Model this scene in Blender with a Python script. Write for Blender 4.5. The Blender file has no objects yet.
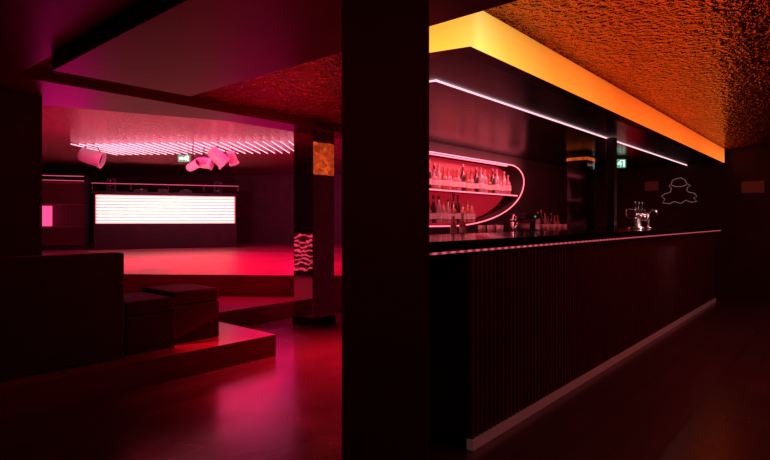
import bpy, bmesh, math, random
from mathutils import Vector, Matrix
random.seed(4)
scene = bpy.context.scene
COL = scene.collection

# ------------------------------------------------------------ materials
def new_mat(name):
    m = bpy.data.materials.new(name); m.use_nodes = True
    nt = m.node_tree
    return m, nt, nt.nodes["Principled BSDF"]

def mat_surf(name, col, rough=0.5, metal=0.0, spec=0.5, noise=0.0, nscale=6.0, bump=0.0, bscale=40.0, bdist=0.01, coat=0.0):
    m, nt, b = new_mat(name)
    b.inputs["Base Color"].default_value = (*col, 1)
    b.inputs["Roughness"].default_value = rough
    b.inputs["Metallic"].default_value = metal
    b.inputs["Specular IOR Level"].default_value = spec
    b.inputs["Coat Weight"].default_value = coat
    tc = nt.nodes.new("ShaderNodeTexCoord")
    if noise > 0:
        n = nt.nodes.new("ShaderNodeTexNoise"); n.inputs["Scale"].default_value = nscale
        n.inputs["Detail"].default_value = 5
        nt.links.new(tc.outputs["Object"], n.inputs["Vector"])
        r = nt.nodes.new("ShaderNodeValToRGB")
        r.color_ramp.elements[0].position = 0.3; r.color_ramp.elements[1].position = 0.7
        r.color_ramp.elements[0].color = (*[c*(1-noise) for c in col], 1)
        r.color_ramp.elements[1].color = (*[min(1, c*(1+noise)) for c in col], 1)
        nt.links.new(n.outputs["Fac"], r.inputs["Fac"])
        nt.links.new(r.outputs["Color"], b.inputs["Base Color"])
    if bump > 0:
        n2 = nt.nodes.new("ShaderNodeTexNoise"); n2.inputs["Scale"].default_value = bscale
        n2.inputs["Detail"].default_value = 3
        nt.links.new(tc.outputs["Object"], n2.inputs["Vector"])
        bp = nt.nodes.new("ShaderNodeBump"); bp.inputs["Strength"].default_value = bump
        bp.inputs["Distance"].default_value = bdist
        nt.links.new(n2.outputs["Fac"], bp.inputs["Height"])
        nt.links.new(bp.outputs["Normal"], b.inputs["Normal"])
    return m

def mat_emit(name, col, strength, base=(0.8, 0.8, 0.8)):
    m, nt, b = new_mat(name)
    b.inputs["Base Color"].default_value = (*base, 1)
    b.inputs["Roughness"].default_value = 0.4
    b.inputs["Emission Color"].default_value = (*col, 1)
    b.inputs["Emission Strength"].default_value = strength
    return m

def mat_crinkle_emit(name, col, strength):
    m = mat_emit(name, col, strength, (.4, .2, .1)); nt = m.node_tree; b = nt.nodes["Principled BSDF"]
    tc = nt.nodes.new("ShaderNodeTexCoord")
    n = nt.nodes.new("ShaderNodeTexNoise"); n.inputs["Scale"].default_value = 14; n.inputs["Detail"].default_value = 4
    n.inputs["Distortion"].default_value = 1.2
    nt.links.new(tc.outputs["Object"], n.inputs["Vector"])
    mr = nt.nodes.new("ShaderNodeMapRange"); mr.inputs["From Min"].default_value = .42; mr.inputs["From Max"].default_value = .66
    mr.inputs["To Min"].default_value = strength*.25; mr.inputs["To Max"].default_value = strength*1.4
    nt.links.new(n.outputs["Fac"], mr.inputs["Value"]); nt.links.new(mr.outputs["Result"], b.inputs["Emission Strength"])
    return m

def mat_beaded(name, col, strength, pitch):
    m, nt, b = new_mat(name)
    b.inputs["Base Color"].default_value = (.3, .1, .12, 1)
    b.inputs["Emission Color"].default_value = (*col, 1)
    tc = nt.nodes.new("ShaderNodeTexCoord"); s = nt.nodes.new("ShaderNodeSeparateXYZ")
    nt.links.new(tc.outputs["Object"], s.inputs[0])
    a = nt.nodes.new("ShaderNodeMath"); a.operation = 'MULTIPLY'; a.inputs[1].default_value = 2*math.pi/pitch
    nt.links.new(s.outputs["X"], a.inputs[0])
    c = nt.nodes.new("ShaderNodeMath"); c.operation = 'SINE'; nt.links.new(a.outputs[0], c.inputs[0])
    mr = nt.nodes.new("ShaderNodeMapRange"); mr.inputs["From Min"].default_value = -1
    mr.inputs["To Min"].default_value = strength*.2; mr.inputs["To Max"].default_value = strength*1.5
    nt.links.new(c.outputs[0], mr.inputs["Value"]); nt.links.new(mr.outputs["Result"], b.inputs["Emission Strength"])
    return m

def mat_canopy():
    m, nt, b = new_mat("backlit_amber_acrylic")
    b.inputs["Base Color"].default_value = (0.3, 0.1, 0.03, 1)
    b.inputs["Roughness"].default_value = 0.35
    g = nt.nodes.new("ShaderNodeNewGeometry")
    s = nt.nodes.new("ShaderNodeSeparateXYZ")
    nt.links.new(g.outputs["Position"], s.inputs[0])
    mr = nt.nodes.new("ShaderNodeMapRange")
    mr.inputs["From Min"].default_value = 2.3; mr.inputs["From Max"].default_value = 10.7
    nt.links.new(s.outputs["X"], mr.inputs["Value"])
    r = nt.nodes.new("ShaderNodeValToRGB")
    e = r.color_ramp.elements
    e[0].position = 0.0; e[0].color = (1.0, 0.32, 0.02, 1)
    e[1].position = 1.0; e[1].color = (1.0, 0.18, 0.02, 1)
    for p, c in ((0.03, (1.0, 0.42, 0.04, 1)), (0.042, (1.0, 0.60, 0.12, 1)), (0.08, (1.0, 0.42, 0.05, 1)), (0.17, (1.0, 0.22, 0.02, 1)), (0.35, (0.95, 0.12, 0.01, 1)), (0.75, (0.95, 0.12, 0.012, 1))):
        x = e.new(p); x.color = c
    nt.links.new(mr.outputs["Result"], r.inputs["Fac"])
    mz = nt.nodes.new("ShaderNodeMapRange")
    mz.inputs["From Min"].default_value = 2.28; mz.inputs["From Max"].default_value = 2.51
    mz.inputs["To Min"].default_value = 1.5; mz.inputs["To Max"].default_value = 0.75
    nt.links.new(s.outputs["Z"], mz.inputs["Value"])
    n = nt.nodes.new("ShaderNodeTexNoise"); n.inputs["Scale"].default_value = 1.3
    nt.links.new(g.outputs["Position"], n.inputs["Vector"])
    ma = nt.nodes.new("ShaderNodeMath"); ma.operation = 'MULTIPLY_ADD'
    ma.inputs[1].default_value = 0.4; ma.inputs[2].default_value = 0.85
    nt.links.new(n.outputs["Fac"], ma.inputs[0])
    mm = nt.nodes.new("ShaderNodeMath"); mm.operation = 'MULTIPLY'
    nt.links.new(ma.outputs[0], mm.inputs[0]); nt.links.new(mz.outputs["Result"], mm.inputs[1])
    nt.links.new(r.outputs["Color"], b.inputs["Emission Color"])
    nt.links.new(mm.outputs[0], b.inputs["Emission Strength"])
    return m

def mat_foil(name, col, dist, rough):
    m, nt, b = new_mat(name)
    b.inputs["Base Color"].default_value = (*col, 1)
    b.inputs["Metallic"].default_value = 1.0
    b.inputs["Roughness"].default_value = rough
    tc = nt.nodes.new("ShaderNodeTexCoord")
    n0 = nt.nodes.new("ShaderNodeTexNoise"); n0.inputs["Scale"].default_value = 9.0; n0.inputs["Detail"].default_value = 4
    nt.links.new(tc.outputs["Object"], n0.inputs["Vector"])
    mx = nt.nodes.new("ShaderNodeVectorMath"); mx.operation = 'MULTIPLY_ADD'
    mx.inputs[1].default_value = (0.13, 0.13, 0.13)
    nt.links.new(n0.outputs["Color"], mx.inputs[0]); nt.links.new(tc.outputs["Object"], mx.inputs[2])
    v = nt.nodes.new("ShaderNodeTexVoronoi"); v.inputs["Scale"].default_value = 22.0
    nt.links.new(mx.outputs[0], v.inputs["Vector"])
    v2 = nt.nodes.new("ShaderNodeTexVoronoi"); v2.inputs["Scale"].default_value = 52.0
    nt.links.new(mx.outputs[0], v2.inputs["Vector"])
    ad = nt.nodes.new("ShaderNodeMath"); ad.operation = 'MULTIPLY_ADD'; ad.inputs[1].default_value = .4
    nt.links.new(v2.outputs["Distance"], ad.inputs[0]); nt.links.new(v.outputs["Distance"], ad.inputs[2])
    bp = nt.nodes.new("ShaderNodeBump"); bp.inputs["Strength"].default_value = 1.0
    bp.inputs["Distance"].default_value = dist
    nt.links.new(ad.outputs[0], bp.inputs["Height"])
    nt.links.new(bp.outputs["Normal"], b.inputs["Normal"])
    return m

def mat_floor():
    m, nt, b = new_mat("dark_polished_floor")
    tc = nt.nodes.new("ShaderNodeTexCoord")
    br = nt.nodes.new("ShaderNodeTexBrick")
    br.inputs["Scale"].default_value = 1.0
    br.inputs["Brick Width"].default_value = 1.6; br.inputs["Row Height"].default_value = 0.2
    br.inputs["Mortar Size"].default_value = 0.003
    br.inputs["Color1"].default_value = (0.065, 0.042, 0.046, 1)
    br.inputs["Color2"].default_value = (0.10, 0.065, 0.07, 1)
    br.inputs["Mortar"].default_value = (0.02, 0.02, 0.02, 1)
    nt.links.new(tc.outputs["Object"], br.inputs["Vector"])
    nt.links.new(br.outputs["Color"], b.inputs["Base Color"])
    n = nt.nodes.new("ShaderNodeTexNoise"); n.inputs["Scale"].default_value = 2.5; n.inputs["Detail"].default_value = 7
    nt.links.new(tc.outputs["Object"], n.inputs["Vector"])
    mr = nt.nodes.new("ShaderNodeMapRange"); mr.inputs["To Min"].default_value = 0.1; mr.inputs["To Max"].default_value = 0.36
    nt.links.new(n.outputs["Fac"], mr.inputs["Value"])
    nt.links.new(mr.outputs["Result"], b.inputs["Roughness"])
    b.inputs["Specular IOR Level"].default_value = .9
    return m

M_FLOOR = mat_floor()
M_FOIL = mat_foil("crinkled_foil", (0.50, 0.08, 0.055), .04, .07)
M_FOILB = mat_foil("crinkled_foil_magenta", (0.65, 0.12, 0.20), .04, .16)
M_CAN = mat_canopy()
M_WALL = mat_surf("dark_matte_wall", (0.035, 0.02, 0.02), 0.75, noise=0.3, nscale=3)
M_WALLR = mat_surf("dark_maroon_wall", (0.05, 0.012, 0.018), 0.6, noise=0.25, nscale=3)
M_WALLB = mat_surf("dark_plum_wall", (0.09, 0.02, 0.04), 0.55, noise=0.25, nscale=3)
M_COLUMN = mat_surf("brown_painted_column", (0.12, 0.05, 0.045), 0.6, noise=0.12, nscale=4, bump=0.15, bscale=60, bdist=0.004)
M_DUCT = mat_surf("dark_red_board", (0.12, 0.008, 0.011), 0.4, spec=.15, noise=0.2, nscale=1.5)
M_BLACK = mat_surf("black_satin", (0.015, 0.012, 0.013), 0.4)
M_GLOSS = mat_surf("black_gloss", (0.012, 0.01, 0.01), 0.08, spec=0.6)
M_SOFFIT = mat_surf("black_lacquer_soffit", (0.01, 0.008, 0.008), 0.25, spec=0.25)
M_SLAT = mat_surf("dark_stained_ribs", (0.09, 0.03, 0.034), 0.5, noise=0.25, nscale=8)
M_PLINTH = mat_emit("greyish_plinth_glow", (1.0, 0.4, 0.4), 0.03, base=(.6, .45, .45))  # faint emission added to keep the kick plate pale under red light
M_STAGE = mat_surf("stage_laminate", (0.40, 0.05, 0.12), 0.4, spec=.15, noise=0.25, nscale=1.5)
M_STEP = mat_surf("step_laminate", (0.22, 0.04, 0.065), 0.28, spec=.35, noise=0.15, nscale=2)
M_VELVET = mat_surf("dark_upholstery", (0.045, 0.014, 0.016), 0.8, noise=0.2, nscale=5, bump=0.2, bscale=150, bdist=0.002)
M_MIRROR = mat_surf("mirror_cladding", (0.85, 0.72, 0.72), 0.04, metal=1.0, bump=0.09, bscale=2.6, bdist=0.03)
M_CHROME = mat_surf("chrome", (0.9, 0.9, 0.9), 0.22, metal=1.0)
M_LEDW = mat_emit("white_pink_led", (1.0, 0.55, 0.65), 1.5)
M_SLATLED = mat_emit("magenta_ceiling_led", (1.0, 0.42, 0.56), 2.2)
M_LEDP = mat_emit("red_pink_led", (1.0, 0.11, 0.17), 2.6)
M_LEDC = mat_beaded("counter_led", (1.0, 0.12, 0.18), 0.55, 0.08)
M_PANEL = mat_emit("booth_tube", (1.0, 0.60, 0.48), 2.2)
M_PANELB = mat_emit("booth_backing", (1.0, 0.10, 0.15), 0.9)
M_LAMP = mat_surf("pale_lamp_shell", (0.75, 0.62, 0.68), 0.3)
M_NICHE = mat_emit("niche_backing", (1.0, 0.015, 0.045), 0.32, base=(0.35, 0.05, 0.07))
M_SHELF = mat_surf("shelf_board", (0.5, 0.2, 0.2), 0.3)
M_GREEN = mat_emit("green_sign", (0.10, 0.45, 0.26), 0.8, base=(.05, .25, .12))
M_SIGNW = mat_emit("white_pictogram", (0.8, 1.0, 0.88), 1.3)
M_SCREEN = mat_emit("pink_screen", (1.0, 0.06, 0.22), 3.0)
M_RAIL = mat_emit("lit_rail", (1.0, 0.10, 0.22), 0.6)
M_NOTE = mat_emit("dim_red_sign", (0.9, 0.10, 0.08), 0.02, base=(0.22, 0.10, 0.09))
M_LINE = mat_emit("line_neon", (1.0, 0.5, 0.52), 0.22, base=(.4, .2, .2))
M_AMBER = mat_crinkle_emit("amber_added_glow", (1.0, 0.14, 0.012), 0.6)  # glow for the added reflection lamp and the painted column reflection
M_WAVE = mat_emit("wave_reflection_glow", (1.0, 0.05, 0.13), 1.2)

# ------------------------------------------------------------ helpers
def finish(name, bm, mat, smooth=False, parent=None):
    me = bpy.data.meshes.new(name)
    bmesh.ops.recalc_face_normals(bm, faces=bm.faces[:])
    bm.to_mesh(me); bm.free()
    me.materials.append(mat)
    if smooth:
        for p in me.polygons: p.use_smooth = True
    o = bpy.data.objects.new(name, me); COL.objects.link(o)
    if parent: o.parent = parent
    return o

def tag(o, label, cat, group=None):
    o["label"] = label; o["category"] = cat
    if group: o["group"] = group
    return o
def struct(o): o["kind"] = "structure"; return o

def empty(name, loc, rotz=0.0):
    e = bpy.data.objects.new(name, None); e.empty_display_size = 0.1
    e.location = loc; e.rotation_euler = (0, 0, rotz); COL.objects.link(e); return e

def add_box(bm, x0, x1, y0, y1, z0, z1, bev=0.0):
    r = bmesh.ops.create_cube(bm, size=1)
    vs = r["verts"]
    for v in vs:
        v.co = Vector(((x0+x1)/2+v.co.x*(x1-x0), (y0+y1)/2+v.co.y*(y1-y0), (z0+z1)/2+v.co.z*(z1-z0)))
    if bev > 0:
        es = list({e for v in vs for e in v.link_edges})
        bmesh.ops.bevel(bm, geom=es, offset=bev, segments=3, affect='EDGES', profile=0.6)

def box(name, x0, x1, y0, y1, z0, z1, mat, bev=0.0, parent=None):
    bm = bmesh.new(); add_box(bm, x0, x1, y0, y1, z0, z1, bev)
    return finish(name, bm, mat, parent=parent)

def prism(name, pts, z0, z1, mat, parent=None):
    bm = bmesh.new()
    lo = [bm.verts.new((x, y, z0)) for x, y in pts]
    hi = [bm.verts.new((x, y, z1)) for x, y in pts]
    bm.faces.new(lo[::-1]); bm.faces.new(hi)
    n = len(pts)
    for i in range(n):
        j = (i+1) % n
        bm.faces.new((lo[i], lo[j], hi[j], hi[i]))
    return finish(name, bm, mat, parent=parent)

def wall_seg(name, p, q, z0, z1, th, mat):
    p = Vector(p); q = Vector(q); d = (q-p).normalized(); n = Vector((d.y, -d.x))*th
    return struct(prism(name, [tuple(p), tuple(q), tuple(q+n), tuple(p+n)], z0, z1, mat))

def lathe(bm, prof, seg=16, center=(0, 0, 0)):
    rings = []
    for r, z in prof:
        if r <= 1e-5: rings.append([bm.verts.new((center[0], center[1], center[2]+z))])
        else: rings.append([bm.verts.new((center[0]+r*math.cos(2*math.pi*i/seg), center[1]+r*math.sin(2*math.pi*i/seg), center[2]+z)) for i in range(seg)])
    for a, b in zip(rings[:-1], rings[1:]):
        for i in range(seg):
            j = (i+1) % seg
            if len(a) == 1 and len(b) == 1: continue
            if len(a) == 1: bm.faces.new((a[0], b[i], b[j]))
            elif len(b) == 1: bm.faces.new((a[i], a[j], b[0]))
            else: bm.faces.new((a[i], a[j], b[j], b[i]))

def tube(name, pts, rad, mat, parent=None, cyclic=False, seg=6):
    bm = bmesh.new(); rings = []
    pts = [Vector(p) for p in pts]; n = len(pts)
    for i, p in enumerate(pts):
        if cyclic: t = (pts[(i+1) % n]-pts[i-1]).normalized()
        else: t = (pts[min(i+1, n-1)]-pts[max(i-1, 0)]).normalized()
        up = Vector((0, 0, 1)) if abs(t.z) < 0.95 else Vector((0, 1, 0))
        if abs(t.y) < 0.01: up = Vector((0, 1, 0))
        s = t.cross(up).normalized(); u = s.cross(t).normalized()
        rings.append([bm.verts.new(p+s*rad*math.cos(2*math.pi*k/seg)+u*rad*math.sin(2*math.pi*k/seg)) for k in range(seg)])
    m = n if cyclic else n-1
    for i in range(m):
        a = rings[i]; b = rings[(i+1) % n]
        for k in range(seg):
            l = (k+1) % seg
            bm.faces.new((a[k], a[l], b[l], b[k]))
    if not cyclic:
        bm.faces.new(rings[0][::-1]); bm.faces.new(rings[-1])
    return finish(name, bm, mat, smooth=True, parent=parent)

TH = math.radians(36)
Bv = Vector((math.cos(TH), math.sin(TH))); Av = Vector((-math.sin(TH), math.cos(TH)))
def ab(a, b):
    p = Bv*b+Av*a; return (p.x, p.y)

# ------------------------------------------------------------ shell
FARX = 10.9
P_L = (-3.0, 17.0); P_BL = ab(14.5, 18); P_BR = ab(0.46, 18); P_R = (5.45, 4.53)
struct(prism("floor", [(-3.2, -3.2), (11.2, -3.2), (15, 11), (6, 22.8), (-3.2, 17.4)], -0.1, 0.0, M_FLOOR))
struct(prism("ceiling", [(-3.0, -3.0), (FARX, -3.0), (FARX, 4.9), (-3.0, 4.9)], 2.515, 2.62, M_FOIL))
c2 = struct(prism("ceiling_back", [(-3.0, 5.0), (6.55, 5.3), (P_BR[0], P_BR[1]), (P_BL[0], P_BL[1]), P_L], 2.85, 2.95, M_FOILB)); c2.name = "ceiling.001"
wall_seg("wall_left", (-3, -3), P_L, 0, 2.95, -0.15, M_WALL)
wall_seg("wall_back_left", P_L, P_BL, 0, 2.95, -0.15, M_WALLR)
wall_seg("wall_back", P_BL, P_BR, 0, 2.95, -0.15, M_WALLB)
wall_seg("wall_back_right", P_BR, P_R, 0, 2.95, -0.15, M_WALLB)
wall_seg("wall_front", (-3, -3), (FARX, -3), 0, 2.62, 0.15, M_WALL)
struct(box("wall_right", FARX, FARX+0.15, -3, 4.5, 0, 2.62, M_WALLR))

NX0, NTOP, NMID, NBOT = 4.9, 2.16, 1.93, 1.22
NC, NXE = 5.9, 8.05
def zb(x):
    if x <= NC: return NBOT
    return NMID-(NMID-NBOT)*math.sqrt(max(0, 1-((x-NC)/(NXE-NC))**2))
UX = 7.6
def zt(x):
    if x <= UX: return NTOP
    return NMID+(NTOP-NMID)*math.sqrt(max(0, 1-((x-UX)/(NXE-UX))**2))
bm = bmesh.new()
add_box(bm, 4.6, NX0, 4.0, 4.35, 0, 2.6)
add_box(bm, NXE, FARX, 4.0, 4.35, 0, 2.6)
add_box(bm, NX0, NXE, 4.30, 4.35, 0, 2.6)
xs = sorted(set([NX0, NC, UX]+[NC+(NXE-NC)*math.sin(math.pi/2*i/36) for i in range(1, 37)]))
for a, b in zip(xs[:-1], xs[1:]):
    for quad in (((a, 4.0, 0), (b, 4.0, 0), (b, 4.0, zb(b)), (a, 4.0, zb(a))),
                 ((a, 4.0, zb(a)), (b, 4.0, zb(b)), (b, 4.3, zb(b)), (a, 4.3, zb(a))),
                 ((a, 4.0, zt(a)), (b, 4.0, zt(b)), (b, 4.0, 2.6), (a, 4.0, 2.6)),
                 ((a, 4.0, zt(a)), (b, 4.0, zt(b)), (b, 4.3, zt(b)), (a, 4.3, zt(a)))):
        bm.faces.new([bm.verts.new(c) for c in quad])
struct(finish("wall_bar", bm, M_WALL))

# ------------------------------------------------------------ ceiling duct, beam, columns
tag(box("ceiling_duct", 1.22, 2.2, -0.6, 3.95, 2.28, 2.46, M_DUCT, 0.008), "wide boxed ceiling duct clad in dark red board", "duct")
tag(prism("ceiling_beam", [(-2.98, 4.905), (5.35, 4.905), (5.35, 5.32), (3.4, 5.32), (1.5, 6.05), (-2.98, 6.4)], 2.42, 2.845, M_DUCT), "low dark red ceiling beam above the mirrored column", "beam")
tag(box("ceiling_board", -2.9, 1.20, -1.5, 4.90, 2.36, 2.513, M_DUCT, 0.004), "flat dark red ceiling board beside the duct", "ceiling panel")

def column(name, cx, cy, sx, sy, z0, z1, rot, mat, label, base_h=0.0):
    e = empty(name, (cx, cy, z0), rot)
    box("shaft", -sx/2, sx/2, -sy/2, sy/2, base_h, z1-z0, mat, 0.006, e)
    if base_h > 0: box("plinth", -sx/2-.012, sx/2+.012, -sy/2-.012, sy/2+.012, 0, base_h, M_BLACK, 0.004, e)
    return tag(e, label, "column")
column("column", 1.822, 1.575, 0.37, 0.30, 0.0, 2.28, math.radians(40.9-90), M_COLUMN, "plain square column painted dark reddish brown", 0.0)
column("mirrored_column", 4.52, 5.10, 0.36, 0.36, 0.0, 2.42, 0, M_MIRROR, "square column clad in mirror standing by the steps", 0.10)
column("column", 1.33, 5.75, 0.62, 0.40, 0.2, 2.42, 0, M_WALL, "black square column behind the banquette")

# ------------------------------------------------------------ steps and stage
tag(prism("step_platform", [(-2.95, 4.16), (3.2, 4.16), (3.2, 5.65), (5.18, 5.7), (3.43, 8.12), (-2.95, 16.9)], 0.0, 0.2, M_STEP), "low dark platform carrying the banquette and step", "platform")
P1 = ab(14.4, 17.95); P2 = ab(.55, 17.95)
tag(prism("stage", [(5.75, 4.97), (5.2, 5.7), (3.44, 8.13), (-2.9, 16.93), P1, P2], 0.0, 0.5, M_STAGE), "raised glossy dance floor lit pink", "stage")

# ------------------------------------------------------------ banquette
e = tag(empty("banquette", (0, 4.35, 0.2)), "high-backed dark upholstered banquette on the low platform", "sofa")
box("backrest", -2.4, 1.86, 0, 0.16, 0.0, 0.84, M_VELVET, 0.02, e)
box("seat", -2.4, 1.86, 0.165, 0.75, 0.06, 0.46, M_VELVET, 0.03, e)
box("plinth", -2.38, 1.84, 0.18, 0.72, 0.0, 0.055, M_BLACK, 0.0, e)
for nm, x0, x1, y0, y1, h, lb in (("pouf", 1.90, 2.32, 4.42, 5.0, 0.43, "low dark upholstered cube seat beside the banquette"), ("pouf", 2.34, 2.80, 4.50, 5.12, 0.46, "dark upholstered cube seat at the platform edge")):
    e = tag(empty(nm, ((x0+x1)/2, (y0+y1)/2, 0.2)), lb, "seat"); w = (x1-x0)/2; dd = (y1-y0)/2
    box("base", -w, w, -dd, dd, 0.0, h-0.12, M_VELVET, 0.015, e)
    box("cushion", -w, w, -dd, dd, h-0.118, h, M_VELVET, 0.03, e)

# ------------------------------------------------------------ bar counter
bar = tag(empty("bar_counter", (2.6, 1.6, 0)), "long bar counter with dark ribbed front and glowing edge", "bar")
L = 7.3
box("body", 0.0, L, 0.04, 0.58, 0.0, 1.12, M_BLACK, 0.0, bar)
bm = bmesh.new()
n = 146; pitch = L/n
zz0, zz1 = 0.06, 1.105
prev = None
for i in range(n):
    x = i*pitch
    for dx, y in ((0.0, 0.030), (pitch*0.12, 0.006), (pitch*0.7, 0.006), (pitch*0.82, 0.030)):
        lo = bm.verts.new((x+dx, y, zz0)); hi = bm.verts.new((x+dx, y, zz1))
        if prev: bm.faces.new((prev[0], lo, hi, prev[1]))
        prev = (lo, hi)
finish("ribbed_front", bm, M_SLAT, parent=bar)
box("kick_plate", 0.0, L, -0.004, 0.039, 0.0, 0.055, M_PLINTH, 0.0, bar)
prism("countertop", [(-.55, -.08), (L, -.08), (L, .66), (-.25, .66)], 1.142, 1.194, M_GLOSS, parent=bar)
box("edge_light_strip", -.54, L, -.07, -.062, 1.129, 1.141, M_LEDC, 0.0, bar)

can = tag(empty("illuminated_canopy", (2.6, 1.6, 2.28)), "long amber backlit light box above the bar", "light box")
box("front_panel", 0.0, 8.1, 0.0, 0.012, 0.0, 0.232, M_CAN, 0.0, can)
prism("end_panel", [(0, 0), (-0.012, 0), (-0.192, 0.75), (-0.18, 0.75)], 0.0, 0.232, M_CAN, parent=can)
prism("housing", [(0.004, 0.014), (8.1, 0.014), (8.1, 0.12), (0.1, 0.12), (-0.05, 0.75), (-0.17, 0.75)], 0.0, 0.228, M_BLACK, parent=can)

sof = tag(prism("bar_soffit", [(2.72, 1.725), (FARX-.02, 1.725), (FARX-.02, 3.99), (4.1, 3.99), (2.6, 2.36)], 2.29, 2.36, M_SOFFIT), "glossy black lacquered ceiling panel with white light line", "ceiling panel")
bm = bmesh.new()
add_box(bm, 3.1, 10.85, 2.194, 2.206, 2.279, 2.289)
lo = [bm.verts.new((x, y, 2.279)) for x, y in ((3.096, 2.193), (3.084, 2.193), (3.025, 2.5), (3.036, 2.5))]
hi = [bm.verts.new((v.co.x, v.co.y, 2.289)) for v in lo]
bm.faces.new(lo); bm.faces.new(hi[::-1])
for i in range(4): bm.faces.new((lo[i], lo[(i+1) % 4], hi[(i+1) % 4], hi[i]))
finish("light_line", bm, M_LEDW, parent=sof)

tag(box("bar_post", 6.55, 6.65, 2.09, 2.18, 1.1945, 2.276, M_BLACK, 0.004), "slim black square post between counter and soffit", "post")
e = column("glossy_column", 7.9, 3.0, 0.30, 0.30, 0.0, 2.29, 0, M_GLOSS, "glossy black square column with painted amber reflection behind bar")
bm = bmesh.new(); add_box(bm, -.156, .156, -.156, -.151, 2.17, 2.215); add_box(bm, -.156, -.151, -.15, .156, 2.17, 2.215)
finish("amber_reflection_strip", bm, M_AMBER, parent=e)  # glowing strip stands in for an orange reflection on the column

rc = tag(empty("back_counter", (4.7, 3.4, 0)), "black rear bar cabinet under the bottle niche", "cabinet")
box("body", 0, 6.1, 0.03, 0.58, 0, 1.05, M_BLACK, 0.0, rc)
box("worktop", 0, 6.1, 0.0, 0.59, 1.051, 1.09, M_GLOSS, 0.003, rc)

nic = tag(empty("bottle_niche", (NX0, 4.0, 0)), "rounded bottle niche outlined by a pink light tube", "shelf")
arc = [(NX0+.02, NTOP)]+[(UX+(NXE-UX)*math.sin(t*math.pi/2/10), NMID+(NTOP-NMID)*math.cos(t*math.pi/2/10)) for t in range(0, 10)]
arc += [(NC+(NXE-NC)*math.cos(t*math.pi/2/36), NMID-(NMID-NBOT)*math.sin(t*math.pi/2/36)) for t in range(0, 37)]+[(NX0+.02, NBOT)]
tube("light_tube", [(x-NX0, -0.014, z) for x, z in arc], 0.008, M_LEDP, nic)
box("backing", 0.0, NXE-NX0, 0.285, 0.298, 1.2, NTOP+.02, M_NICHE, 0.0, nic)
def xr(z): return NC+(NXE-NC)*math.sqrt(max(0, 1-((NMID-z)/(NMID-NBOT))**2))
x_up = xr(1.69)
box("shelf_board", 0.01, x_up-NX0-0.02, 0.03, 0.28, 1.68, 1.70, M_SHELF, 0.002, nic)
box("shelf_light", 0.01, x_up-NX0-0.03, 0.018, 0.029, 1.682, 1.698, M_LEDP, 0.0, nic)
box("top_light", 0.01, UX-NX0-0.02, 0.03, 0.06, 2.14, 2.155, M_LEDP, 0.0, nic)

def glassy(name, col, em=0.0):
    m, nt, b = new_mat(name)
    b.inputs["Base Color"].default_value = (*col, 1); b.inputs["Roughness"].default_value = 0.06
    b.inputs["Coat Weight"].default_value = 1.0
    b.inputs["Coat Roughness"].default_value = 0.03
    b.inputs["Transmission Weight"].default_value = em
    return m
GL = [glassy("clear_glass", (0.9, 0.75, 0.78), .5), glassy("amber_glass", (0.7, 0.25, 0.12), .4), glassy("dark_glass", (0.05, 0.03, 0.03)), glassy("rose_glass", (0.95, 0.42, 0.5), .4)]
M_LABEL = mat_surf("paper_label", (0.95, 0.9, 0.88), 0.6, noise=0.2, nscale=60)
M_CAP = mat_surf("metal_cap", (0.5, 0.35, 0.3), 0.3, metal=0.3)
PROF = [
 [(0, 0), (.038, 0), (.04, .01), (.04, .17), (.034, .20), (.014, .23), (.013, .28)],
 [(0, 0), (.042, 0), (.045, .01), (.045, .13), (.038, .17), (.015, .19), (.014, .25)],
 [(0, 0), (.030, 0), (.033, .01), (.036, .19), (.028, .22), (.012, .25), (.012, .31)],
 [(0, 0), (.044, 0), (.046, .01), (.036, .10), (.044, .15), (.016, .18), (.014, .23)],
]
def make_bottle(k, loc):
    bm = bmesh.new(); lathe(bm, PROF[k]+[(0, PROF[k][-1][1])], 14)
    b = finish("bottle", bm, GL[k], True); b.location = loc
    h = PROF[k][-1][1]
    bm = bmesh.new(); lathe(bm, [(0, h-.002), (.017, h-.002), (.017, h+.03), (0, h+.03)], 12); finish("cap", bm, M_CAP, parent=b)
    r = PROF[k][2][0]+(.0015 if k != 3 else .003)
    if k == 2: r += .003
    bm = bmesh.new(); lathe(bm, [(r-.0005, .05), (r, .05), (r, .12), (r-.0005, .12)], 16); finish("label", bm, M_LABEL, parent=b)
    return b
LBL = ["clear spirit bottle with paper label on lit shelf", "squat amber spirit bottle with paper label", "tall dark glass bottle with paper label", "curvy rose tinted bottle with paper label"]
protos = []
def dup(o):
    n = o.copy(); COL.objects.link(n)
    for c in o.children:
        cc = c.copy(); cc.parent = n; COL.objects.link(cc)
    return n
def place_row(x0, x1, y, z, grp, step=0.115, jy=0.004, sc=1.1):
    x = x0
    while x < x1:
        k = random.choice((0, 0, 1, 1, 2, 3, 3))
        if len(protos) < 4:
            k = len(protos); b = make_bottle(k, (x, y, z)); protos.append(b)
        else:
            b = dup(protos[k]); b.location = (x, y+random.uniform(-jy, jy), z)
        s = sc*random.uniform(0.9, 1.05); b.scale = (s, s, s*random.uniform(.95, 1.12))
        tag(b, LBL[k], "bottle", grp)
        x += step*random.uniform(0.97, 1.08)
place_row(5.35, x_up-0.12, 4.10, 1.701, "bottles on the upper niche shelf")
place_row(5.40, x_up-0.24, 4.22, 1.701, "bottles on the upper niche shelf")
place_row(5.35, 6.65, 4.10, 1.26, "bottles on the lower niche shelf")
place_row(5.40, 6.45, 4.22, 1.26, "bottles on the lower niche shelf")
place_row(5.5, 5.9, 3.65, 1.0905, "bottles on the rear counter", 0.2, .004, 1.0)
place_row(8.3, 9.1, 3.86, 1.0905, "bottles on the rear counter", 0.13, .004, 1.0)

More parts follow.
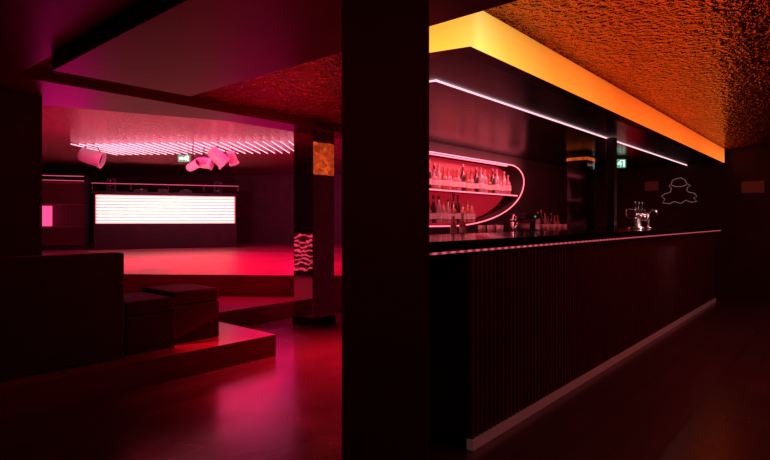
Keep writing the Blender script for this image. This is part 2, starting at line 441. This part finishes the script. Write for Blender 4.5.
M_TUMB = glassy("tumbler_glass", (0.7, 0.5, 0.5))
bm = bmesh.new(); lathe(bm, [(0, 0), (.03, 0), (.04, .14), (.037, .14), (.028, .01), (0, .01)], 14)
g0 = finish("drinking_glass", bm, M_TUMB, True); g0.location = (7.9, 3.6, 1.0905)
tag(g0, "plain tumbler glass on the rear counter", "glass", "glasses on the rear counter")
for i in range(10):
    g = g0.copy(); COL.objects.link(g); g.location = (8.02+i*0.11+random.uniform(-.01, .01), 3.55+0.12*(i % 2), 1.0905)
for i in range(6):
    g = g0.copy(); COL.objects.link(g); g.location = (6.1+i*0.12, 3.6+0.1*(i % 2), 1.0905)
for i, (x, y) in enumerate(((7.0, 3.62), (7.18, 3.7), (9.25, 3.6), (9.5, 3.7))):
    e = tag(empty("cocktail_shaker", (x, y, 1.0905)), "polished steel cocktail shaker on the rear counter", "shaker", "cocktail shakers")
    bm = bmesh.new(); lathe(bm, [(0, 0), (.035, 0), (.05, .18), (0, .18)], 18); finish("tin", bm, M_CHROME, True, e)
    bm = bmesh.new(); lathe(bm, [(0, .181), (.05, .181), (.045, .22), (.025, .245), (.022, .28), (0, .285)], 18); finish("lid", bm, M_CHROME, True, e)
e = tag(empty("ice_bucket", (9.85, 3.66, 1.0905)), "steel ice bucket on the rear counter", "bucket")
bm = bmesh.new(); lathe(bm, [(0, 0), (.08, 0), (.11, .2), (.115, .2), (.115, .21), (.1, .21), (.075, .01), (0, .01)], 20); finish("bucket_body", bm, M_CHROME, True, e)
tube("handle", [(.11*math.cos(t), 0, .19+.13*math.sin(t)) for t in [math.pi*i/10 for i in range(11)]], .004, M_CHROME, e)
e = tag(empty("coffee_machine", (7.58, 3.74, 1.0905)), "black coffee machine with small green indicator light", "coffee machine")
box("base", -.22, .22, -.14, .14, 0, .06, M_BLACK, .008, e)
box("back_housing", -.22, .22, .02, .14, .061, .22, M_CHROME, .01, e)
box("head", -.22, .22, -.13, .14, .221, .31, M_BLACK, .01, e)
for x in (-.1, .1):
    bm = bmesh.new(); lathe(bm, [(0, .18), (.035, .18), (.035, .22), (0, .22)], 14, (x, -.06, 0)); finish("brew_head", bm, M_CHROME, True, e)
box("indicator_light", .06, .10, -.138, -.132, .25, .275, M_GREEN, 0, e)

e = tag(empty("beer_tap", (6.85, 1.93, 1.195)), "compact chrome beer tap tower with three handles", "beer tap")
bm = bmesh.new(); lathe(bm, [(0, 0), (.10, 0), (.10, .015), (.06, .03), (.055, .12), (.0, .12)], 20); finish("column", bm, M_CHROME, True, e)
box("manifold", -.22, .22, -.06, .06, .121, .24, M_CHROME, .03, e)
for i in range(3):
    x = -.14+.14*i
    tube("spout", [(x, -.06, .17), (x, -.09, .17), (x, -.10, .15), (x, -.10, .09)], .015, M_CHROME, e, seg=10)
    bm = bmesh.new(); lathe(bm, [(0, 0), (.010, 0), (.018, .05), (.018, .08), (.0, .09)], 12, (x, -.02, .241)); finish("handle", bm, M_BLACK, True, e)
e = tag(empty("beer_tap", (7.35, 1.93, 1.195)), "slim chrome tap with a curved spout", "beer tap")
tube("pipe", [(0, 0, 0), (0, 0, .18), (0, -.03, .22), (0, -.08, .23), (0, -.11, .2), (0, -.11, .16)], .02, M_CHROME, e, seg=10)
bm = bmesh.new(); lathe(bm, [(0, 0), (.05, 0), (.05, .012), (0, .012)], 16); finish("flange", bm, M_CHROME, True, e)

# ------------------------------------------------------------ signs
def exit_sign(loc, rotz, w, h, label, rods=0.0):
    e = tag(empty("exit_sign", loc, rotz), label, "sign")
    box("sign_box", -w/2, w/2, 0, .04, -h/2, h/2, M_GREEN, .004, e)
    if rods > 0:
        for x in (-w*.35, w*.35): tube("hanger", [(x, .02, h/2), (x, .02, h/2+rods)], .005, M_BLACK, e)
    def poly(bm, pts):
        f = bm.verts; a = [f.new((x*w, -.003, z*h)) for x, z in pts]; b = [f.new((x*w, -.0005, z*h)) for x, z in pts]
        bm.faces.new(a); bm.faces.new(b[::-1])
        for i in range(len(a)):
            j = (i+1) % len(a); bm.faces.new((a[i], b[i], b[j], a[j]))
    bm = bmesh.new()
    poly(bm, [(-.38, -.12), (-.16, -.12), (-.16, -.3), (.02, 0), (-.16, .3), (-.16, .12), (-.38, .12)])
    finish("arrow", bm, M_SIGNW, parent=e)
    bm = bmesh.new()
    poly(bm, [(.34, -.38), (.42, -.38), (.42, .38), (.18, .38), (.18, .30), (.34, .30)])
    finish("door_symbol", bm, M_SIGNW, parent=e)
    bm = bmesh.new()
    poly(bm, [(.12, .12), (.2, .12), (.23, -.02), (.30, .0), (.29, .05), (.24, .04), (.2, .2), (.08, .2), (.04, .05), (.07, .02)])
    poly(bm, [(.13, .11), (.19, .11), (.24, -.15), (.2, -.38), (.165, -.38), (.185, -.15), (.12, -.1), (.02, -.22), (.01, -.14), (.09, -.02)])
    poly(bm, [(.17+.03*math.cos(t), .28+.06*math.sin(t)) for t in [2*math.pi*i/10 for i in range(10)]])
    finish("running_figure_symbol", bm, M_SIGNW, parent=e)
    return e
exit_sign((8.6, 2.70, 2.175), math.radians(-49), .27, .13, "green emergency exit sign hanging from the bar soffit", .046)
exit_sign((4.996, 9.21, 2.43), TH-math.pi/2, .22, .12, "green emergency exit sign hanging near the stage lamps", .355)

e = tag(empty("wall_notice", (FARX-.013, 2.80, 1.94), -math.pi/2), "small dim framed notice on dark wall", "sign")
box("frame", -.13, .13, 0, .012, -.095, .095, M_BLACK, .002, e); box("sheet", -.12, .12, -.004, -.0005, -.085, .085, M_NOTE, 0, e)
e = tag(empty("wall_notice", (FARX-.013, 1.22, 1.855), -math.pi/2), "rectangular reddish notice board on dark wall", "sign")
box("frame", -.17, .17, 0, .012, -.11, .11, M_BLACK, .002, e); box("sheet", -.16, .16, -.004, -.0005, -.10, .10, M_NOTE, 0, e)
e = tag(empty("outline_wall_sign", (FARX-.012, 2.34, 1.82), -math.pi/2), "thin pink outline drawing of a cap over a wide body", "sign")
full = [(-.06, .23), (.03, .25), (.10, .21), (.13, .14), (.19, .10), (.14, .07), (.13, .01), (.17, -.02), (.25, -.04), (.29, -.10), (.24, -.12), (.29, -.19), (.19, -.20), (.12, -.16), (.03, -.22), (-.07, -.18), (-.16, -.22), (-.27, -.20), (-.23, -.13), (-.29, -.08), (-.22, -.03), (-.14, -.01), (-.12, .06), (-.16, .11), (-.12, .14), (-.11, .20)]
tube("outline", [(x, 0, z) for x, z in full], .004, M_LINE, e, True)
tube("brow_line", [(-.12, 0, .12), (-.04, 0, .09), (.05, 0, .09), (.13, 0, .12)], .004, M_LINE, e)

e = tag(empty("amber_reflection_lamp", (5.12, 4.352, 2.14)), "added square amber lamp for the mirrored column to reflect", "added lamp")  # added unseen lamp, gives the mirrored column its amber patch
box("lamp_back", -.34, .27, 0, .02, -.24, .24, M_BLACK, .003, e)
box("diffuser", -.32, .25, .021, .035, -.22, .22, M_AMBER, .003, e)
e = tag(empty("wave_reflection_lamp", (1.74, 8.13, 0.2), math.atan2(4.34, 5.08)), "added lamp with wavy pink tubes for the mirror to reflect", "lamp")  # added out of view so the mirrored column shows pink waves
box("foot", -.25, .25, -.12, .12, 0, .03, M_BLACK, .005, e)
box("back_plate", -.27, .27, .02, .04, .03, .85, M_BLACK, .004, e)
for k in range(8):
    z = .14+k*.09
    tube("neon_tube", [(-.22+.44*i/16, 0, z+.02*math.sin(i*.7+k)) for i in range(17)], .011, M_WAVE, e)

# ------------------------------------------------------------ DJ booth
bl = Vector((5.81, 15.4)); brr = Vector((9.05, 13.7))
dv = (brr-bl); W = dv.length; rot = math.atan2(dv.y, dv.x)
bo = tag(empty("dj_booth", (bl.x, bl.y, 0.5), rot), "wide booth with glowing striped light panel front", "dj booth")
box("body", -.05, W+.05, .04, .9, 0, 1.5, M_WALLR, .01, bo)
box("top_ledge", -.1, W+.1, -.02, .95, 1.51, 1.58, M_BLACK, .005, bo)
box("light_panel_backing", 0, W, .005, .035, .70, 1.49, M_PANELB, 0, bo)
for i in range(9):
    z = .745+i*.087
    tube("light_tube", [(.03, -.012, z), (W-.03, -.012, z)], .020, M_PANEL, bo)
tube("lit_top_rail", [(-.1, .02, 1.80), (W+.1, .02, 1.80)], .010, M_RAIL, bo)
for i in range(5):
    x = -.08+(W+.16)*i/4
    tube("rail_post", [(x, .02, 1.58), (x, .02, 1.80)], .010, M_CHROME, bo)
perp = Vector((-dv.y, dv.x)).normalized()
def on_booth(x): return bl+dv.normalized()*x+perp*.45
for x in (1.1, 2.3):
    p = on_booth(x); w = .36
    e = tag(empty("dj_player", (p.x, p.y, 2.081), rot), "black turntable-style media player on booth", "media player")
    box("case", -w/2, w/2, -.18, .18, 0, .09, M_BLACK, .01, e)
    bm = bmesh.new(); lathe(bm, [(0, .091), (.12, .091), (.12, .105), (0, .105)], 20); finish("jog_wheel", bm, M_CHROME, parent=e)
p = on_booth(1.7)
e = tag(empty("dj_mixer", (p.x, p.y, 2.081), rot), "black mixer with knobs between the players", "mixer")
box("case", -.16, .16, -.18, .18, 0, .11, M_BLACK, .01, e)
for i in range(4):
    bm = bmesh.new(); lathe(bm, [(0, .111), (.015, .111), (.012, .135), (0, .135)], 10, (-.1+.066*i, 0, 0)); finish("knob", bm, M_CHROME, True, e)
for x in (.35, 3.2):
    p = on_booth(x)
    e = tag(empty("monitor_speaker", (p.x, p.y, 2.081), rot), "small black monitor speaker on the booth top", "speaker", "booth monitor speakers")
    box("cabinet", -.13, .13, -.12, .12, 0, .38, M_BLACK, .01, e)
    for z, r in ((.12, .09), (.29, .045)):
        bm = bmesh.new(); lathe(bm, [(r, 0), (r, .012), (r*.8, .012), (r*.3, .002), (0, .006)], 20)
        for v in bm.verts: v.co = Vector((v.co.x, -.121-v.co.z, v.co.y+z))
        finish("speaker_cone", bm, M_GLOSS, True, e)
M_GLASSP = mat_surf("tinted_glass_panel", (0.25, 0.05, 0.09), 0.05, spec=.8)
M_GLASSP.node_tree.nodes["Principled BSDF"].inputs["Alpha"].default_value = .3
sx = Vector((bl.x, bl.y))-dv.normalized()*1.0
e = tag(empty("glass_display_case", (sx.x, sx.y, 0.5), rot), "pink-lit glass case with rails beside the booth", "display case")
for x in (-.75, .75):
    for y in (0, .5): box("post", x-.02, x+.02, y-.02, y+.02, 0, 2.0, M_BLACK, .003, e)
for z in (1.85, 1.97): tube("rail", [(-.75, -.01, z), (.75, -.01, z)], .010, M_RAIL, e)
for z in (.6, 1.2, 1.78): box("shelf", -.72, .72, .03, .5, z, z+.03, M_SHELF, .002, e)
box("glass_front", -.72, .72, .0, .008, .12, 1.80, M_GLASSP, 0, e)
box("back_panel", -.72, .72, .505, .52, .12, 1.82, M_WALLR, 0, e)
box("lit_screen", -.70, -.02, .05, .07, .64, 1.17, M_SCREEN, 0, e)
box("plinth", -.72, .72, .03, .47, 0, .1, M_BLACK, 0, e)

# ------------------------------------------------------------ ceiling LED tubes over the stage
t0 = None
for i in range(27):
    a = 2.75+i*.172
    p = ab(a, 10.2)
    if t0 is None:
        t0 = tube("ceiling_light_tube", [(0, 0, 0), (1.8, 0, 0)], .009, M_SLATLED); o = t0
    else:
        o = t0.copy(); COL.objects.link(o)
    o.location = (p[0], p[1], 2.83)
    o.rotation_euler = (0, 0, math.radians(40))
    tag(o, "slim pink light tube on the ceiling", "light tube", "light tubes above the stage")

def lamp(px, py, d, tilt, s, label, fwd=0.4):
    r = (px-385)/535*d; X = .756*d+.655*r; Y = .655*d-.756*r; Z = 1.3+(220-py)/535*d
    e = tag(empty("stage_lamp", (X, Y, Z), math.radians(-49.1)), label, "stage lamp")
    M = Matrix.Rotation(fwd, 4, 'X') @ Matrix.Rotation(tilt, 4, 'Y')
    bm = bmesh.new()
    lathe(bm, [(0, -.27), (.10, -.26), (.145, -.22), (.165, -.14), (.165, -.06), (.175, -.05), (.175, .20), (.20, .21), (.20, .26), (.17, .26), (.165, .19), (.158, .19)], 28)
    for v in bm.verts: v.co = (M @ v.co)*s
    finish("lamp_housing", bm, M_LAMP, False, e)
    bm = bmesh.new(); lathe(bm, [(0, .20), (.10, .195), (.157, .18), (0, .18)], 24)
    for v in bm.verts: v.co = (M @ v.co)*s
    finish("lens", bm, M_GLOSS, False, e)
    tube("yoke", [(-.22*s, 0, 0), (-.25*s, 0, .08*s), (-.15*s, 0, .22*s), (0, 0, .25*s), (.15*s, 0, .22*s), (.25*s, 0, .08*s), (.22*s, 0, 0)], .013*s, M_BLACK, e)
    tube("hanger", [(0, 0, .25*s), (0, 0, 2.849-Z)], .012, M_BLACK, e)
for a in ((91, 157, 11.2, 1.9, .90, "pale barrel stage lamp tilted forward under ceiling", .5),
          (193, 166, 10.9, 1.1, .5, "small pale stage lamp in a hanging cluster", .3),
          (204, 163, 11.3, 1.7, .65, "pale stage lamp in a hanging cluster", .9),
          (218, 157, 10.9, 2.4, .78, "large pale stage lamp turned sideways in a cluster", .3),
          (232, 158, 11.4, 2.9, .55, "pale stage lamp at the cluster end", .5)):
    lamp(*a)

# ------------------------------------------------------------ lights
def area(name, loc, target, size, energy, col, sy=None, spread=None):
    l = bpy.data.lights.new(name, 'AREA'); l.energy = energy; l.color = col; l.size = size
    if sy: l.shape = 'RECTANGLE'; l.size_y = sy
    if spread: l.spread = math.radians(spread)
    o = bpy.data.objects.new(name, l); o.location = loc
    o.rotation_euler = (Vector(target)-Vector(loc)).to_track_quat('-Z', 'Y').to_euler()
    COL.objects.link(o); return o
def point(name, loc, energy, col, rad=.1):
    l = bpy.data.lights.new(name, 'POINT'); l.energy = energy; l.color = col; l.shadow_soft_size = rad
    o = bpy.data.objects.new(name, l); o.location = loc; COL.objects.link(o); return o
PINK = (1.0, .006, .16)
MAG = (1.0, .008, .26)
RED = (1.0, .006, .03)
p = ab(5, 10.5); area("stage_wash", (p[0], p[1], 2.75), (p[0], p[1], 0), 4.5, 140, PINK, 3, 120)
p = ab(2.5, 8.6); area("stage_wash_front", (p[0], p[1], 2.7), (p[0], p[1], 0), 2.0, 75, (1, .005, .10), None, 120)
p = ab(6.2, 8.6); point("stage_glow", (p[0], p[1], 1.4), 50, MAG, .5)
p = ab(3.0, 9.0); point("stage_glow_near", (p[0], p[1], 1.6), 24, MAG, .7)
p = ab(3.0, 12.5); point("stage_glow_rear", (p[0], p[1], 1.6), 24, MAG, .3)
p = ab(3.2, 14.0); q = ab(3.2, 18); area("back_wall_wash", (p[0], p[1], 2.5), (q[0], q[1], 1.2), 1.0, 22, (1, .01, .35))
p = ab(4.6, 8.3); q = ab(5.4, 11.2); area("lamp_key", (p[0], p[1], 1.5), (q[0], q[1], 2.5), .3, 15, (1, .32, .48), None, 90)  # added light without a fixture, brightens the stage lamp shells
area("floor_red", (4.0, 4.3, 2.38), (3.5, 3.7, 0), .5, 40, (1, .004, .03), None, 65)  # added lamp without fixture, stands in for stage light on the floor
area("entrance_red", (.5, .3, 2.3), (1.5, 1.5, .8), 1.0, 2.2, (1, .03, .03))  # added dim light with no fixture, lifts the near column
area("duct_glow", (2.9, 4.6, 0.5), (2.3, 3.2, 2.3), 1.0, 3.5, (1, .006, .02))
area("foil_glow", (4.4, 3.6, 2.15), (3.2, 3.6, 2.5), .5, 18, (1, .04, .04))  # added light without a source, brings out the foil by the column
area("canopy_spill", (5.0, 1.50, 2.40), (5.0, 0.2, 2.62), 4.6, 1.4, (1, .04, .003), .15)
area("bar_floor_fill", (6.5, .0, 2.45), (6.5, .1, 0), 4.5, 20, (1, .09, .10), 1.0)  # added overhead light, no fixture, lightens the floor along the bar
area("bar_front_wash", (4.0, -1.6, 2.2), (5.2, 1.6, .5), 1.5, 7, (1, .03, .05))  # added aisle-side light, shows up the ribs of the bar front
area("niche_bottle_fill", (6.5, 3.72, 2.2), (6.5, 4.25, 1.7), 2.8, 20, (1, .16, .21), .1)  # added light in front of the niche, brightens the bottles
area("tap_fill", (6.9, 1.0, 2.2), (6.9, 1.9, 1.3), .3, 2.5, (1, .6, .6), None, 60)  # added pale light with no fixture, brightens the beer taps
area("rear_counter_fill", (8.6, 3.1, 2.2), (8.6, 3.8, 1.1), 1.6, 3.0, (1, .06, .09), .1)  # added light with no fixture, lifts the dark rear counter items
point("bar_far_glow", (9.6, 2.9, 1.7), 1.4, RED, .3)

w = bpy.data.worlds.new("world"); scene.world = w; w.use_nodes = True
w.node_tree.nodes["Background"].inputs[0].default_value = (.02, .001, .002, 1)
w.node_tree.nodes["Background"].inputs[1].default_value = .3

cam = bpy.data.cameras.new("camera"); cam.sensor_width = 36; cam.lens = 535/770*36
cam.shift_y = -10/770; cam.clip_start = .05
co = bpy.data.objects.new("camera", cam); COL.objects.link(co)
co.location = (0, 0, 1.3); co.rotation_euler = (math.pi/2, 0, math.radians(40.9-90))
scene.camera = co
scene.view_settings.view_transform = 'Standard'
scene.view_settings.look = 'None'
